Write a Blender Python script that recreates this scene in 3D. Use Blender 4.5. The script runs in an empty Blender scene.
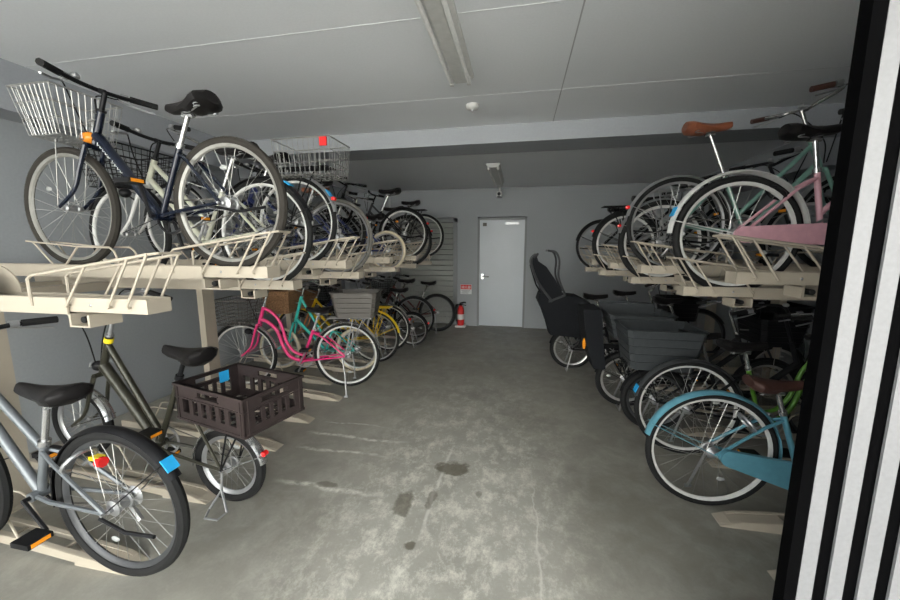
import bpy, math, random
from math import sin, cos, pi, radians as rad, atan2, sqrt
from mathutils import Vector, Matrix
random.seed(4)
C = bpy.context.scene.collection

# ------------------------------------------------------------------ materials
MATS = {}
def mat(name, col, rough=.5, metal=0., var=.06, scale=30, bump=0., bscale=200):
    if name in MATS: return MATS[name]
    m = bpy.data.materials.new(name); m.use_nodes = True
    nt = m.node_tree; b = nt.nodes['Principled BSDF']
    b.inputs['Roughness'].default_value = rough; b.inputs['Metallic'].default_value = metal
    tc = nt.nodes.new('ShaderNodeTexCoord'); no = nt.nodes.new('ShaderNodeTexNoise')
    no.inputs['Scale'].default_value = scale; no.inputs['Detail'].default_value = 3
    nt.links.new(tc.outputs['Object'], no.inputs['Vector'])
    r = nt.nodes.new('ShaderNodeValToRGB')
    r.color_ramp.elements[0].position = .3; r.color_ramp.elements[1].position = .7
    r.color_ramp.elements[0].color = [c*(1-var) for c in col]+[1]
    r.color_ramp.elements[1].color = [min(1, c*(1+var)) for c in col]+[1]
    nt.links.new(no.outputs['Fac'], r.inputs['Fac']); nt.links.new(r.outputs['Color'], b.inputs['Base Color'])
    if bump:
        n2 = nt.nodes.new('ShaderNodeTexNoise'); n2.inputs['Scale'].default_value = bscale
        nt.links.new(tc.outputs['Object'], n2.inputs['Vector'])
        bp = nt.nodes.new('ShaderNodeBump'); bp.inputs['Strength'].default_value = bump; bp.inputs['Distance'].default_value = .002
        nt.links.new(n2.outputs['Fac'], bp.inputs['Height']); nt.links.new(bp.outputs['Normal'], b.inputs['Normal'])
    if max(col) < .06 and rough > .4: b.inputs['Specular IOR Level'].default_value = .18
    MATS[name] = m
    return m
mat('black_rubber', (.014, .014, .014), .75, bump=.2)
mat('grey_rubber', (.10, .095, .085), .8)
mat('cream_rubber', (.52, .46, .34), .8)
mat('black_plastic', (.009, .009, .010), .45)
mat('matte_black', (.010, .010, .011), .8, bump=.3)
mat('black_leather', (.012, .011, .011), .42, bump=.2)
mat('brown_leather', (.26, .085, .042), .5, bump=.2)
mat('dark_brown_leather', (.06, .026, .02), .5, bump=.2)
mat('chrome', (.50, .50, .49), .2, .8)
mat('satin_silver', (.36, .365, .37), .38, .7)
mat('white_enamel', (.56, .56, .54), .4)
mat('rim_silver', (.38, .38, .37), .3, .5)
mat('steel_wire', (.33, .33, .315), .35, .6)
mat('rack_cream', (.39, .345, .275), .45, var=.04, scale=8)
mat('red_reflector', (.75, .02, .02), .15)
mat('orange_reflector', (.85, .30, .02), .2)
mat('yellow_reflector', (.85, .65, .02), .3)
mat('blue_sticker', (.02, .36, .72), .4)
mat('white_sticker', (.72, .72, .70), .5)
mat('wicker_brown', (.21, .11, .05), .8, var=.5, scale=90, bump=.8, bscale=90)
mat('crate_brown', (.036, .027, .026), .42, var=.08)
mat('grey_plastic', (.085, .078, .07), .55)
mat('slate_plastic', (.045, .050, .053), .5)
mat('fabric_black', (.010, .011, .013), .9, bump=.4)
mat('grey_fabric', (.035, .036, .038), .9, bump=.4)
mat('extinguisher_red', (.60, .02, .02), .3)
mat('amber_glass', (.75, .25, .02), .15)
mat('lens_glass', (.32, .33, .32), .1)
mat('galvanised', (.40, .42, .42), .4, .4)

def flat_mat(name, col, rough, s1, v1, s2, v2, bump=.1):
    m = bpy.data.materials.new(name); m.use_nodes = True; nt = m.node_tree; b = nt.nodes['Principled BSDF']
    b.inputs['Roughness'].default_value = rough
    tc = nt.nodes.new('ShaderNodeTexCoord')
    a = nt.nodes.new('ShaderNodeTexNoise'); a.inputs['Scale'].default_value = s1; a.inputs['Detail'].default_value = 5
    c = nt.nodes.new('ShaderNodeTexNoise'); c.inputs['Scale'].default_value = s2
    for n in (a, c): nt.links.new(tc.outputs['Object'], n.inputs['Vector'])
    def mr(n, v):
        r = nt.nodes.new('ShaderNodeMapRange'); r.inputs['To Min'].default_value = 1-v; r.inputs['To Max'].default_value = 1+v
        r.inputs['From Min'].default_value = .3; r.inputs['From Max'].default_value = .7
        nt.links.new(n.outputs['Fac'], r.inputs['Value']); return r
    r1, r2 = mr(a, v1), mr(c, v2)
    mu = nt.nodes.new('ShaderNodeMath'); mu.operation = 'MULTIPLY'
    nt.links.new(r1.outputs[0], mu.inputs[0]); nt.links.new(r2.outputs[0], mu.inputs[1])
    vm = nt.nodes.new('ShaderNodeVectorMath'); vm.operation = 'SCALE'; vm.inputs[0].default_value = col
    nt.links.new(mu.outputs[0], vm.inputs['Scale']); nt.links.new(vm.outputs[0], b.inputs['Base Color'])
    bp = nt.nodes.new('ShaderNodeBump'); bp.inputs['Strength'].default_value = bump; bp.inputs['Distance'].default_value = .003
    nt.links.new(c.outputs['Fac'], bp.inputs['Height']); nt.links.new(bp.outputs['Normal'], b.inputs['Normal'])
    MATS[name] = m; return m
flat_mat('wall_paint', (.295, .313, .325), .62, .8, .06, 60, .03)
flat_mat('ceiling_paint', (.74, .76, .78), .7, .5, .04, 80, .02)
flat_mat('beam_paint', (.30, .315, .335), .7, .7, .05, 60, .03)
flat_mat('door_paint', (.46, .50, .535), .38, 1.5, .05, 50, .02)
flat_mat('door_frame_paint', (.20, .21, .215), .5, 3, .05, 60, .03)
flat_mat('louver_paint', (.27, .28, .26), .5, 3, .05, 60, .03)
flat_mat('seam_pale', (.62, .64, .65), .7, 3, .05, 60, .03)
flat_mat('seam_dark', (.38, .39, .40), .7, 3, .05, 60, .03)
flat_mat('bounce_wall_paint', (.52, .53, .52), .8, 1, .05, 30, .1)
flat_mat('asphalt', (.42, .41, .385), .9, 3, .1, 80, .1)
flat_mat('gate_black', (.0012, .0012, .0014), .8, 3, .05, 60, .0)
MATS['gate_black'].node_tree.nodes['Principled BSDF'].inputs['Specular IOR Level'].default_value = .03
flat_mat('gate_silver', (.185, .185, .19), .45, 2, .05, 100, .05)

def concrete():
    m = bpy.data.materials.new('worn_concrete'); m.use_nodes = True; nt = m.node_tree; b = nt.nodes['Principled BSDF']
    L = nt.links.new
    def N(t, **k):
        n = nt.nodes.new(t)
        for a, v in k.items(): setattr(n, a, v)
        return n
    tc = N('ShaderNodeTexCoord')
    def noise(scale, detail=6, rough=.6, vec=None, dist=0):
        n = N('ShaderNodeTexNoise'); n.inputs['Scale'].default_value = scale; n.inputs['Detail'].default_value = detail
        n.inputs['Roughness'].default_value = rough; n.inputs['Distortion'].default_value = dist
        L(vec or tc.outputs['Object'], n.inputs['Vector']); return n.outputs['Fac']
    def mr(v, a, bb, c, d, smooth=False):
        n = N('ShaderNodeMapRange'); n.clamp = True
        if smooth: n.interpolation_type = 'SMOOTHSTEP'
        for i, x in zip(('From Min', 'From Max', 'To Min', 'To Max'), (a, bb, c, d)): n.inputs[i].default_value = x
        L(v, n.inputs['Value']); return n.outputs[0]
    def mth(op, a, bb):
        n = N('ShaderNodeMath', operation=op)
        for i, x in enumerate((a, bb)):
            if isinstance(x, (int, float)): n.inputs[i].default_value = x
            else: L(x, n.inputs[i])
        return n.outputs[0]
    def mix(f, a, bb):
        n = N('ShaderNodeMix', data_type='RGBA')
        L(f, n.inputs[0])
        for i, x in ((6, a), (7, bb)):
            if isinstance(x, tuple): n.inputs[i].default_value = x+(1,)
            else: L(x, n.inputs[i])
        return n.outputs[2]
    big = mr(noise(.9, 5, .65), .35, .65, 0, 1)
    col = mix(big, (.215, .205, .175), (.36, .345, .295))
    mid = mr(noise(5, 8, .7, dist=.4), .45, .7, 0, 1)
    col = mix(mth('MULTIPLY', mid, .5), col, (.45, .44, .39))
    # worn walking lane and pale scuffs; light on the mid floor painted in too
    sep = N('ShaderNodeSeparateXYZ'); L(tc.outputs['Object'], sep.inputs[0])
    X, Y = sep.outputs[0], sep.outputs[1]
    lane = mth('MULTIPLY', mr(mth('ABSOLUTE', mth('ADD', X, .35), 0), .2, 1.0, 1, 0, True), mr(Y, 1.2, 4.6, 1, .12, True))
    col = mix(mth('MULTIPLY', lane, mr(noise(2.2, 4, .6), .3, .7, .15, .8)), col, (.47, .455, .395))
    mp = N('ShaderNodeMapping'); mp.inputs['Scale'].default_value = (1.25, .9, 1); L(tc.outputs['Object'], mp.inputs['Vector'])
    sc = mr(noise(7, 12, .82, mp.outputs[0], .1), .48, .62, 0, 1)
    col = mix(mth('MULTIPLY', mth('MULTIPLY', sc, lane), .8), col, (.80, .78, .68))
    fine = mr(noise(70, 4, .7), .3, .7, 0, 1)
    col = mix(mth('MULTIPLY', fine, .18), col, (.17, .165, .145))
    # white scrape lines across, beside the left racks
    wob = mth('MULTIPLY', mth('SUBTRACT', noise(3, 4), .5), .12)
    for y0, x0, x1, w in ((2.42, -1.65, -.75, .012), (2.22, -1.6, -.85, .010), (1.83, -1.5, -.7, .014), (2.62, -1.6, -1.0, .006)):
        d = mth('ABSOLUTE', mth('SUBTRACT', mth('ADD', Y, wob), y0), 0)
        ln = mth('MULTIPLY', mr(d, w*.4, w*1.8, 1, 0), mth('MULTIPLY', mr(X, x0, x0+.15, 0, 1), mr(X, x1-.25, x1, 1, 0)))
        br = mr(noise(14, 5, .7), .4, .55, .1, 1)
        col = mix(mth('MULTIPLY', mth('MULTIPLY', ln, br), .75), col, (.74, .73, .66))
    # long fine crack / worn line down the lane
    d = mth('ABSOLUTE', mth('ADD', mth('ADD', X, .46), mth('MULTIPLY', wob, .8)), 0)
    ln = mth('MULTIPLY', mr(d, .004, .014, 1, 0), mth('MULTIPLY', mr(Y, 1.55, 1.7, 0, 1), mr(Y, 2.3, 2.5, 1, 0)))
    col = mix(mth('MULTIPLY', ln, .5), col, (.72, .71, .65))
    d = mth('ABSOLUTE', mth('ADD', mth('SUBTRACT', X, .12), mth('MULTIPLY', wob, 1.6)), 0)
    ln = mth('MULTIPLY', mr(d, .002, .008, 1, 0), mth('MULTIPLY', mr(Y, .9, 1.2, 0, 1), mr(Y, 1.9, 2.3, 1, 0)))
    col = mix(mth('MULTIPLY', ln, .5), col, (.66, .65, .59))
    # damp stains
    n3 = noise(11, 4, .6); n4 = noise(4.3, 2)
    for sx, sy, rx, ry, k in ((-.40, 2.19, .095, .085, .85), (-.62, 1.78, .055, .09, .7), (-.47, 1.86, .025, .10, .6), (-.49, 1.52, .028, .03, .8),
                              (-1.13, 1.86, .06, .03, .6), (-.2, 1.95, .02, .03, .5), (.62, 2.0, .35, .5, .22), (-.40, 4.2, .5, .3, .2), (-.33, 3.4, .14, .1, .25),
                              (.06, 3.0, .3, .25, .3)):
        dx = mth('DIVIDE', mth('SUBTRACT', X, sx), rx); dy = mth('DIVIDE', mth('SUBTRACT', Y, sy), ry)
        dd = mth('SQRT', mth('ADD', mth('MULTIPLY', dx, dx), mth('MULTIPLY', dy, dy)), 0)
        dd = mth('ADD', dd, mth('MULTIPLY', mth('SUBTRACT', n3, .5), 2.2)); dd = mth('ADD', dd, mth('MULTIPLY', mth('SUBTRACT', n4, .5), 1.6))
        soft = .25 if k > .4 else .9
        col = mix(mth('MULTIPLY', mr(dd, 1-soft, 1+soft*.4, 1, 0), k), col, (.10, .088, .06))
    L(col, b.inputs['Base Color'])
    L(mr(big, 0, 1, .42, .62), b.inputs['Roughness'])
    bp = N('ShaderNodeBump'); bp.inputs['Strength'].default_value = .25; bp.inputs['Distance'].default_value = .004
    L(mth('ADD', noise(40, 6, .7), mth('MULTIPLY', big, .6)), bp.inputs['Height']); L(bp.outputs['Normal'], b.inputs['Normal'])
    MATS['worn_concrete'] = m
concrete()

# ------------------------------------------------------------------ mesh collector
class MB:
    def __init__(s): s.v = []; s.f = []
    def add(s, vs, fs):
        n = len(s.v); s.v += [tuple(v) for v in vs]; s.f += [tuple(i+n for i in f) for f in fs]; return s
    def box(s, x0, x1, y0, y1, z0, z1):
        v = [(x, y, z) for x in (x0, x1) for y in (y0, y1) for z in (z0, z1)]
        return s.add(v, [(0, 1, 3, 2), (4, 6, 7, 5), (0, 4, 5, 1), (2, 3, 7, 6), (0, 2, 6, 4), (1, 5, 7, 3)])
    def obox(s, M, sx, sy, sz):
        v = [M @ Vector((x*sx/2, y*sy/2, z*sz/2)) for x in (-1, 1) for y in (-1, 1) for z in (-1, 1)]
        return s.add(v, [(0, 1, 3, 2), (4, 6, 7, 5), (0, 4, 5, 1), (2, 3, 7, 6), (0, 2, 6, 4), (1, 5, 7, 3)])
    def tube(s, pts, r, n=6, r2=None, closed=False):
        P = [Vector(p) for p in pts]; k = len(P); vs = []; fs = []
        ref = None
        for i, p in enumerate(P):
            if closed: t = (P[(i+1) % k]-P[i-1])
            else: t = (P[min(i+1, k-1)]-P[max(i-1, 0)])
            if t.length < 1e-9: t = Vector((0, 0, 1))
            t.normalize()
            if ref is None:
                ref = t.cross(Vector((0, 0, 1)) if abs(t.z) < .9 else Vector((0, 1, 0))).normalized()
            ref = (ref-t*ref.dot(t)).normalized(); bb = t.cross(ref)
            rr = r if r2 is None else r+(r2-r)*i/(k-1)
            if isinstance(r, (list, tuple)): rr = r[i]
            for j in range(n):
                a = 2*pi*j/n; vs.append(p+(ref*cos(a)+bb*sin(a))*rr)
        for i in range(k if closed else k-1):
            for j in range(n):
                a = i*n+j; b = i*n+(j+1) % n; c = ((i+1) % k)*n+(j+1) % n; d = ((i+1) % k)*n+j
                fs.append((a, b, c, d))
        if not closed:
            fs.append(tuple(range(n-1, -1, -1))); fs.append(tuple((k-1)*n+j for j in range(n)))
        return s.add(vs, fs)
    def ring(s, c, prof, n=48, a0=0, a1=2*pi, closedprof=True):
        """profile [(radius, y)] swept round the y axis through c"""
        full = abs(a1-a0-2*pi) < 1e-6; vs = []; fs = []; m = len(prof); k = n if full else n+1
        for i in range(k):
            a = a0+(a1-a0)*i/n
            for (r, y) in prof: vs.append((c[0]+r*cos(a), c[1]+y, c[2]+r*sin(a)))
        for i in range(n):
            for j in range(m if closedprof else m-1):
                a = i*m+j; b = i*m+(j+1) % m; ii = (i+1) % k
                fs.append((a, b, ii*m+(j+1) % m, ii*m+j))
        if not full and closedprof:
            fs.append(tuple(range(m))); fs.append(tuple(n*m+j for j in range(m-1, -1, -1)))
        return s.add(vs, fs)
    def loft(s, secs, cap=True):
        m = len(secs[0]); vs = [v for q in secs for v in q]; fs = []
        for i in range(len(secs)-1):
            for j in range(m): fs.append((i*m+j, i*m+(j+1) % m, (i+1)*m+(j+1) % m, (i+1)*m+j))
        if cap: fs.append(tuple(range(m-1, -1, -1))); fs.append(tuple((len(secs)-1)*m+j for j in range(m)))
        return s.add(vs, fs)
    def prism(s, pts, y0, y1):
        """outline in x,z extruded along y"""
        n = len(pts); vs = [(p[0], y0, p[1]) for p in pts]+[(p[0], y1, p[1]) for p in pts]
        fs = [tuple(range(n)), tuple(range(2*n-1, n-1, -1))]+[(i, (i+1) % n, n+(i+1) % n, n+i) for i in range(n)]
        return s.add(vs, fs)
    def sphere(s, c, r, sc=(1, 1, 1), n=10, m=7):
        secs = []
        for i in range(m+1):
            t = pi*i/m; rr = max(sin(t), .02)
            secs.append([(c[0]+r*sc[0]*rr*cos(2*pi*j/n), c[1]+r*sc[1]*rr*sin(2*pi*j/n), c[2]-r*sc[2]*cos(t)) for j in range(n)])
        return s.loft(secs)
    def mesh(s, name, m, smooth=False):
        me = bpy.data.meshes.new(name); me.from_pydata(s.v, [], s.f); me.materials.append(MATS[m])
        import bmesh
        bm = bmesh.new(); bm.from_mesh(me); bmesh.ops.recalc_face_normals(bm, faces=bm.faces); bm.to_mesh(me); bm.free()
        if smooth:
            me.polygons.foreach_set('use_smooth', [True]*len(me.polygons))
            try: me.set_sharp_from_angle(angle=rad(42))
            except Exception: pass
        me.update(); return me
    def build(s, name, m, parent=None, smooth=True, label=None, loc=None):
        return link(name, s.mesh(name, m, smooth), parent, label, loc)
def link(name, me, parent=None, label=None, loc=None):
    o = bpy.data.objects.new(name, me); C.objects.link(o)
    if parent: o.parent = parent
    if loc: o.location = loc
    if label: o['label'] = label
    return o
def tag(o, label, cat, group=None, kind=None):
    o['label'] = label; o['category'] = cat
    if group: o['group'] = group
    if kind: o['kind'] = kind
    return o
def struct(name, bm, m, label, cat, smooth=False):
    o = bm.build(name, m, None, smooth); o['kind'] = 'structure'; o['label'] = label; o['category'] = cat; return o
def thing(name, label, cat, loc=(0, 0, 0), rot=(0, 0, 0), group=None):
    o = bpy.data.objects.new(name, None); C.objects.link(o); o.location = loc; o.rotation_euler = rot
    o.empty_display_size = .1
    return tag(o, label, cat, group)
def dup(root, loc, rotz, label, group=None):
    r = root.copy(); C.objects.link(r); r.location = loc; r.rotation_euler = (0, 0, rotz); r['label'] = label
    if group: r['group'] = group
    def rec(a, b):
        for ch in list(a.children):
            c = ch.copy(); C.objects.link(c); c.parent = b; rec(ch, c)
    rec(root, r); return r
def lerp(a, b, t): return tuple(a[i]+(b[i]-a[i])*t for i in range(len(a)))
def curve(pts, n=6):
    """Catmull-Rom through pts"""
    P = [Vector(p) for p in pts]; P = [P[0]*2-P[1]]+P+[P[-1]*2-P[-2]]; out = []
    for i in range(1, len(P)-2):
        for k in range(n):
            t = k/n; a, b, c, d = P[i-1:i+3]
            out.append(.5*((2*b)+(c-a)*t+(2*a-5*b+4*c-d)*t*t+(3*b-a-3*c+d)*t**3))
    out.append(P[-2]); return out

# ------------------------------------------------------------------ bicycle
WC = {}
def wheel_meshes(r, tyre, rim, tw, hub):
    key = (r, tyre, rim, tw, hub)
    if key in WC: return WC[key]
    tr = tw/2
    t = MB().ring((0, 0, 0), [(r-tr+tr*cos(a), tr*sin(a)) for a in [2*pi*i/8 for i in range(8)]], 56)
    rm = MB().ring((0, 0, 0), [(r-tw*.88, -.012), (r-tw*.88, .012), (r-tw*1.22, .008), (r-tw*1.34, 0), (r-tw*1.22, -.008)], 56)
    sp = MB(); n = 28
    for i in range(n):
        a = 2*pi*i/n; sgn = 1 if i % 2 else -1; off = (1 if (i//2) % 2 else -1)*.42
        h = .02 if hub < .03 else hub
        sp.tube([(h*cos(a+off*3), sgn*.026, h*sin(a+off*3)), ((r-tw*1.3)*cos(a), 0, (r-tw*1.3)*sin(a))], .00125, 3)
    hb = MB().ring((0, 0, 0), [(.004, -.055), (.012, -.05), (hub*.7, -.036), (hub, -.03), (hub, -.022), (hub*.75, -.018), (hub*.75, .018), (hub, .022), (hub, .03), (.012, .036), (.012, .05), (.004, .055)], 14, closedprof=False)
    hb.tube([(0, -.075, 0), (0, .075, 0)], .006, 6)
    WC[key] = (t.mesh('tyre', tyre, True), rm.mesh('rim', rim, True), sp.mesh('spokes', 'steel_wire', True), hb.mesh('hub', 'satin_silver', True))
    return WC[key]
def add_wheel(name, root, c, r, tyre='black_rubber', rim='rim_silver', tw=.038, hub=.022):
    t, rm, sp, hb = wheel_meshes(r, tyre, rim, tw, hub)
    w = link(name, t, root, None, c)
    link('rim', rm, w); link('spokes', sp, w); link('hub', hb, w)
    return w
def arc_fender(m, c, r, a0, a1, hw=.028, d=.014):
    # thin curved guard: a shallow channel over the tyre
    prof = []
    for k in range(7):
        q = -1+2*k/6; prof.append((r-d*q*q, q*hw))
    for k in range(6, -1, -1):
        q = -1+2*k/6; prof.append((r-.003-d*q*q, q*(hw-.002)))
    m.ring(c, prof, 26, a0, a1)
def wire_basket(bm, cx, cy, z0, z1, lx, ly, tx, ty, w=.0024, nx=8, ny=9, rows=3, bottom=True):
    """lx,ly bottom size, tx,ty top size"""
    def rect(z, t):
        sx = (lx+(tx-lx)*t)/2; sy = (ly+(ty-ly)*t)/2
        return [(cx-sx, cy-sy, z), (cx+sx, cy-sy, z), (cx+sx, cy+sy, z), (cx-sx, cy+sy, z)]
    for i in range(rows+1):
        t = i/rows; rr = w*(1.8 if i == rows else 1.0)
        R_ = rect(z0+(z1-z0)*t, t)
        for j in range(4): bm.tube([R_[j], R_[(j+1) % 4]], rr, 4)
    A = rect(z0, 0); B = rect(z1, 1)
    for j in range(4):
        n = nx if j % 2 == 0 else ny
        for k in range(n+1):
            bm.tube([lerp(A[j], A[(j+1) % 4], k/n), lerp(B[j], B[(j+1) % 4], k/n)], w*.8, 4)
    if bottom:
        for k in range(1, nx): bm.tube([lerp(A[0], A[1], k/nx), lerp(A[3], A[2], k/nx)], w*.8, 4)
        for k in range(1, ny, 2): bm.tube([lerp(A[0], A[3], k/ny), lerp(A[1], A[2], k/ny)], w*.8, 4)
def solid_basket(bm, cx, cy, z0, z1, lx, ly, tx, ty, th=.006, ribs=True):
    def rect(z, t, o):
        sx = (lx+(tx-lx)*t)/2-o; sy = (ly+(ty-ly)*t)/2-o; c = .03
        return [(cx-sx+c, cy-sy, z), (cx+sx-c, cy-sy, z), (cx+sx, cy-sy+c, z), (cx+sx, cy+sy-c, z), (cx+sx-c, cy+sy, z), (cx-sx+c, cy+sy, z), (cx-sx, cy+sy-c, z), (cx-sx, cy-sy+c, z)]
    secs = [rect(z0, 0, 0), rect(z1, 1, 0), rect(z1, 1, th), rect(z0+th, 0, th)]
    bm.loft(secs)
    if ribs:
        R_ = rect(z1, 1, -.004); bm.tube(R_+[R_[0]], .007, 6)
        for t in (.2, .4, .6, .8):
            R_ = rect(z0+(z1-z0)*t, t, -.002); bm.tube(R_+[R_[0]], .0035, 4)
def saddle_mesh(bm, L=.27, W=.19, nose=.042, th=.05):
    """saddle pointing +x, top at z=0, centre at 0"""
    secs = []
    for i in range(11):
        t = i/10; x = -L/2+L*t
        w = W*(1-.05) * (sqrt(max(0, 1-((.16-t)/.2)**2)) if t < .16 else 1)
        if t < .16: w = W*(.55+.45*sqrt(max(0, 1-((.16-t)/.16)**2)))
        else:
            q = (t-.16)/.84; w = nose+(W-nose)*(1-q)**1.5*(1 if q < .97 else .8)
        zt = .012*(1-t)**2 - .014*sin(pi*t) + .002
        e = .75 if i in (0, 10) else 1
        sec = []
        for j in range(12):
            a = 2*pi*j/12; y = w/2*cos(a); z = sin(a)
            zz = zt+(z*.012 if z > 0 else z*th*(.9 if t < .5 else .6))*e - .02*(abs(cos(a))**3)
            sec.append((x, y, zz))
        secs.append(sec)
    bm.loft(secs)
def bike(name, label, side, X, Y, zb, yaw=0., pitch=0., lean=0., group=None, cat='bicycle', **o):
    g = o.get
    rot = (pi if side == 'L' else 0)+yaw
    root = thing(name, label, cat, (X, Y, zb), (0, 0, 0), group)
    root.rotation_euler = (Matrix.Rotation(rot, 3, 'Z') @ Matrix.Rotation(-pitch, 3, 'Y') @ Matrix.Rotation(lean, 3, 'X')).to_euler()
    r = g('r', .33); rf = g('rf', r); wb = g('wb', 1.04); s = g('s', 1.0)
    fc = g('frame', 'black_plastic'); tyre = g('tyre', 'black_rubber'); rim = g('rim', 'rim_silver')
    tw = g('tw', .036); fz = g('fz', 0)
    bb = Vector((g('bbx', .43), 0, g('bbz', .27))); st = Vector((g('stx', .27), 0, g('stz', .60)))
    ht = Vector((g('htx', wb-.27), 0, g('htz', .80))); hb = Vector((g('hbx', wb-.205), 0, g('hbz', .665)))
    ra = Vector((0, 0, r)); fa = Vector((wb, 0, rf+fz))
    add_wheel('rear_wheel', root, ra, r, tyre, rim, tw, .034)
    add_wheel('front_wheel', root, fa, rf, tyre, rim, tw, .022)
    # frame
    m = MB(); style = g('style', 'step'); tr = g('tr', .0145)
    m.tube([bb, st], tr, 10); m.tube([hb, ht], tr*1.2, 10)
    up = (ht-hb).normalized()
    if style == 'curvy':
        fw = Vector((up.z, 0, -up.x))          # forward, square to the head tube
        for (P, Q, k, rr) in ((hb+up*.025, bb, 1.0, tr*1.15), (ht-up*.015, bb.lerp(st, .16), 1.0, tr)):
            dv = (Q-P); n_ = Vector((-dv.z, 0, dv.x)).normalized()
            if n_.z < 0: n_ = -n_
            m.tube(curve([P, P+dv*.14+n_*.035, P+dv*.36+n_*.03, P+dv*.64-n_*.045, P+dv*.85-n_*.055, Q], 6), rr, 10)
    elif style == 'low':
        a = hb+up*.03; m.tube(curve([a, a+(bb-a)*.4+Vector((-.01, 0, -.05)), a+(bb-a)*.8+Vector((0, 0, -.05)), bb], 6), tr*1.5, 10)
        m.tube([bb.lerp(st, .35), a+(bb-a)*.6+Vector((0, 0, -.03))], tr*.8, 8)
    elif style == 'diamond':
        m.tube([hb+up*.02, bb], tr*1.2, 10); m.tube([ht-up*.02, st-(st-bb).normalized()*.03], tr, 10)
    elif style == 'mono':
        m.tube([hb+up*.03, bb], tr*1.75, 12)
        if not g('single'): m.tube([ht-up*.055, bb.lerp(st, .13)], tr*1.1, 10)
    else:  # twin straight tubes sloping down
        m.tube([hb+up*.02, bb], tr*g('dtk', 1.25), 10); m.tube([ht-up*.03, bb.lerp(st, g('ttf', .32))], tr, 10)
    m.tube([bb+Vector((0, -.04, 0)), bb+Vector((0, .04, 0))], .021, 10)
    stays = MB() if g('stays') else m
    for y in (-1, 1):
        e = ra+Vector((0, y*.06, 0))
        stays.tube([bb+Vector((-.01, y*.025, 0)), Vector((-.4*(r/.33)*.0+bb.x-.12, y*.045, bb.z+(r-bb.z)*.3)), e], .009, 6)
        stays.tube([st+Vector((0, y*.012, -.04)), Vector(lerp(st, ra, .3))+Vector((0, y*.042, 0)), e], .0085, 6)
    frame = m.build('frame', fc, root)
    if g('stays'): stays.build('rear_stays', g('stays'), root)
    if g('decal'):
        d = MB(); a = hb+up*.02; dv = (bb-a); ln = dv.length; dv.normalize(); nrm = Vector((-dv.z, 0, dv.x))
        for sy in (-1, 1):
            for k in range(9):
                t0 = .05+.022*k+(.012 if k > 4 else 0)
                c = a+dv*t0+Vector((0, sy*(tr*1.75+.0008), 0)); hgt = .013 if k in (0, 5) else .008
                q1 = c-nrm*hgt*.5; q2 = c+nrm*hgt*.5+dv*.006
                d.tube([q1, q2], .0016, 4); d.tube([q2, c+dv*.016-nrm*.004], .0013, 4)
        d.build('frame_lettering', 'white_sticker', frame)
    # fork
    m = MB(); fk = g('fork', fc); dirn = (hb-ht).normalized()
    m.tube([hb, hb+dirn*.035], tr*1.1, 8)
    cr = hb+dirn*.03
    m.tube([cr+Vector((0, -.045, 0)), cr+Vector((0, .045, 0))], .014, 8)
    for y in (-1, 1):
        p0 = cr+Vector((0, y*.042, 0)); p3 = fa+Vector((0, y*.055, 0))
        p2 = Vector((p0.x+dirn.x*(p0.z-p3.z)*.72/max(.2, -dirn.z), p3.y, p3.z+(p0.z-p3.z)*.28))
        m.tube(curve([p0, p0.lerp(p2, .5), p2, p3], 4), .0125, 8, .008)
    m.build('fork', fk, root)
    # headset + stem + bar
    stz = g('stem', .12); hx = g('hbar', 'chrome')
    c = ht-dirn*stz; c2 = c+Vector((.035, 0, .012))
    h = MB(); h.tube([ht, c], .0115, 10); h.tube([c, c2], .013, 8)
    h.tube([ht-dirn*.0, ht-dirn*.012], .021, 10)
    bw = g('bw', .27); bt = g('bar', 'north'); bp = []
    if bt == 'flat': half = [(0, 0, 0), (0, .1, .005), (-.02, .2, .012), (-.045, bw, .01)]
    elif bt == 'high': half = [(0, 0, 0), (.01, .05, .06), (.01, .12, .10), (-.02, .2, .11), (-.15, bw, .07)]
    else: half = [(0, 0, 0), (.02, .07, .02), (.045, .15, .04), (.02, .22, .045), (-.10, bw, .03), (-.16, bw+.005, .02)]
    cp = curve([(p[0], -p[1], p[2]) for p in half[::-1]]+half[1:], 4); hp = [c2+Vector(p) for p in cp]
    h.tube(hp, .011, 8)
    hbj = h.build('handlebar', hx, root)
    for y in (-1, 1):
        e = hp[0] if y < 0 else hp[-1]; e2 = hp[3] if y < 0 else hp[-4]
        d = (e-e2).normalized(); L_ = .12 if bt != 'flat' else .11
        a = e-d*L_ if bt != 'north' else e-d*.10
        G = MB().tube([a, e+d*.01], .0165, 8); G.build('grip', g('grip', 'black_rubber'), hbj)
        lv = MB(); a2 = a-d*.03; lv.tube([a2, a2+Vector((.03, 0, -.015)), a2+Vector((.028, 0, -.03))+d*.06, a2+Vector((.01, y*.01, -.04))+d*.13], .0055, 5)
        lv.tube([a2-d*.01, a2+d*.02], .017, 8)
        lv.build('brake_lever', g('lever', 'satin_silver'), hbj)
        cb = MB(); cb.tube(curve([a2+Vector((.03, 0, -.01)), a2+Vector((.10, -y*.06, -.01)), ht+Vector((.10, y*.05, .02)), hb+Vector((.03, y*.01, .02))], 6), .0036, 4)
        cb.build('brake_cable', 'black_plastic', hbj)
    bl = MB(); pb = hp[len(hp)*2//3]; bl.sphere(pb+Vector((0, 0, .022)), .02, (1, 1, .8)); bl.build('bell', 'satin_silver', hbj)
    # seat
    sz = g('sz', .80); sxv = (st-bb).normalized(); tpt = st+sxv*((sz-.05-st.z)/sxv.z)
    sp = MB().tube([st-sxv*.02, tpt], .0125, 10)
    sp.tube([st-sxv*.012, st+sxv*.012], tr*1.35, 10)
    sp.tube([tpt+Vector((-.03, 0, -.005)), tpt+Vector((.03, 0, -.005))], .014, 8)
    spo = sp.build('seat_post', g('post', 'chrome'), root)
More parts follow.
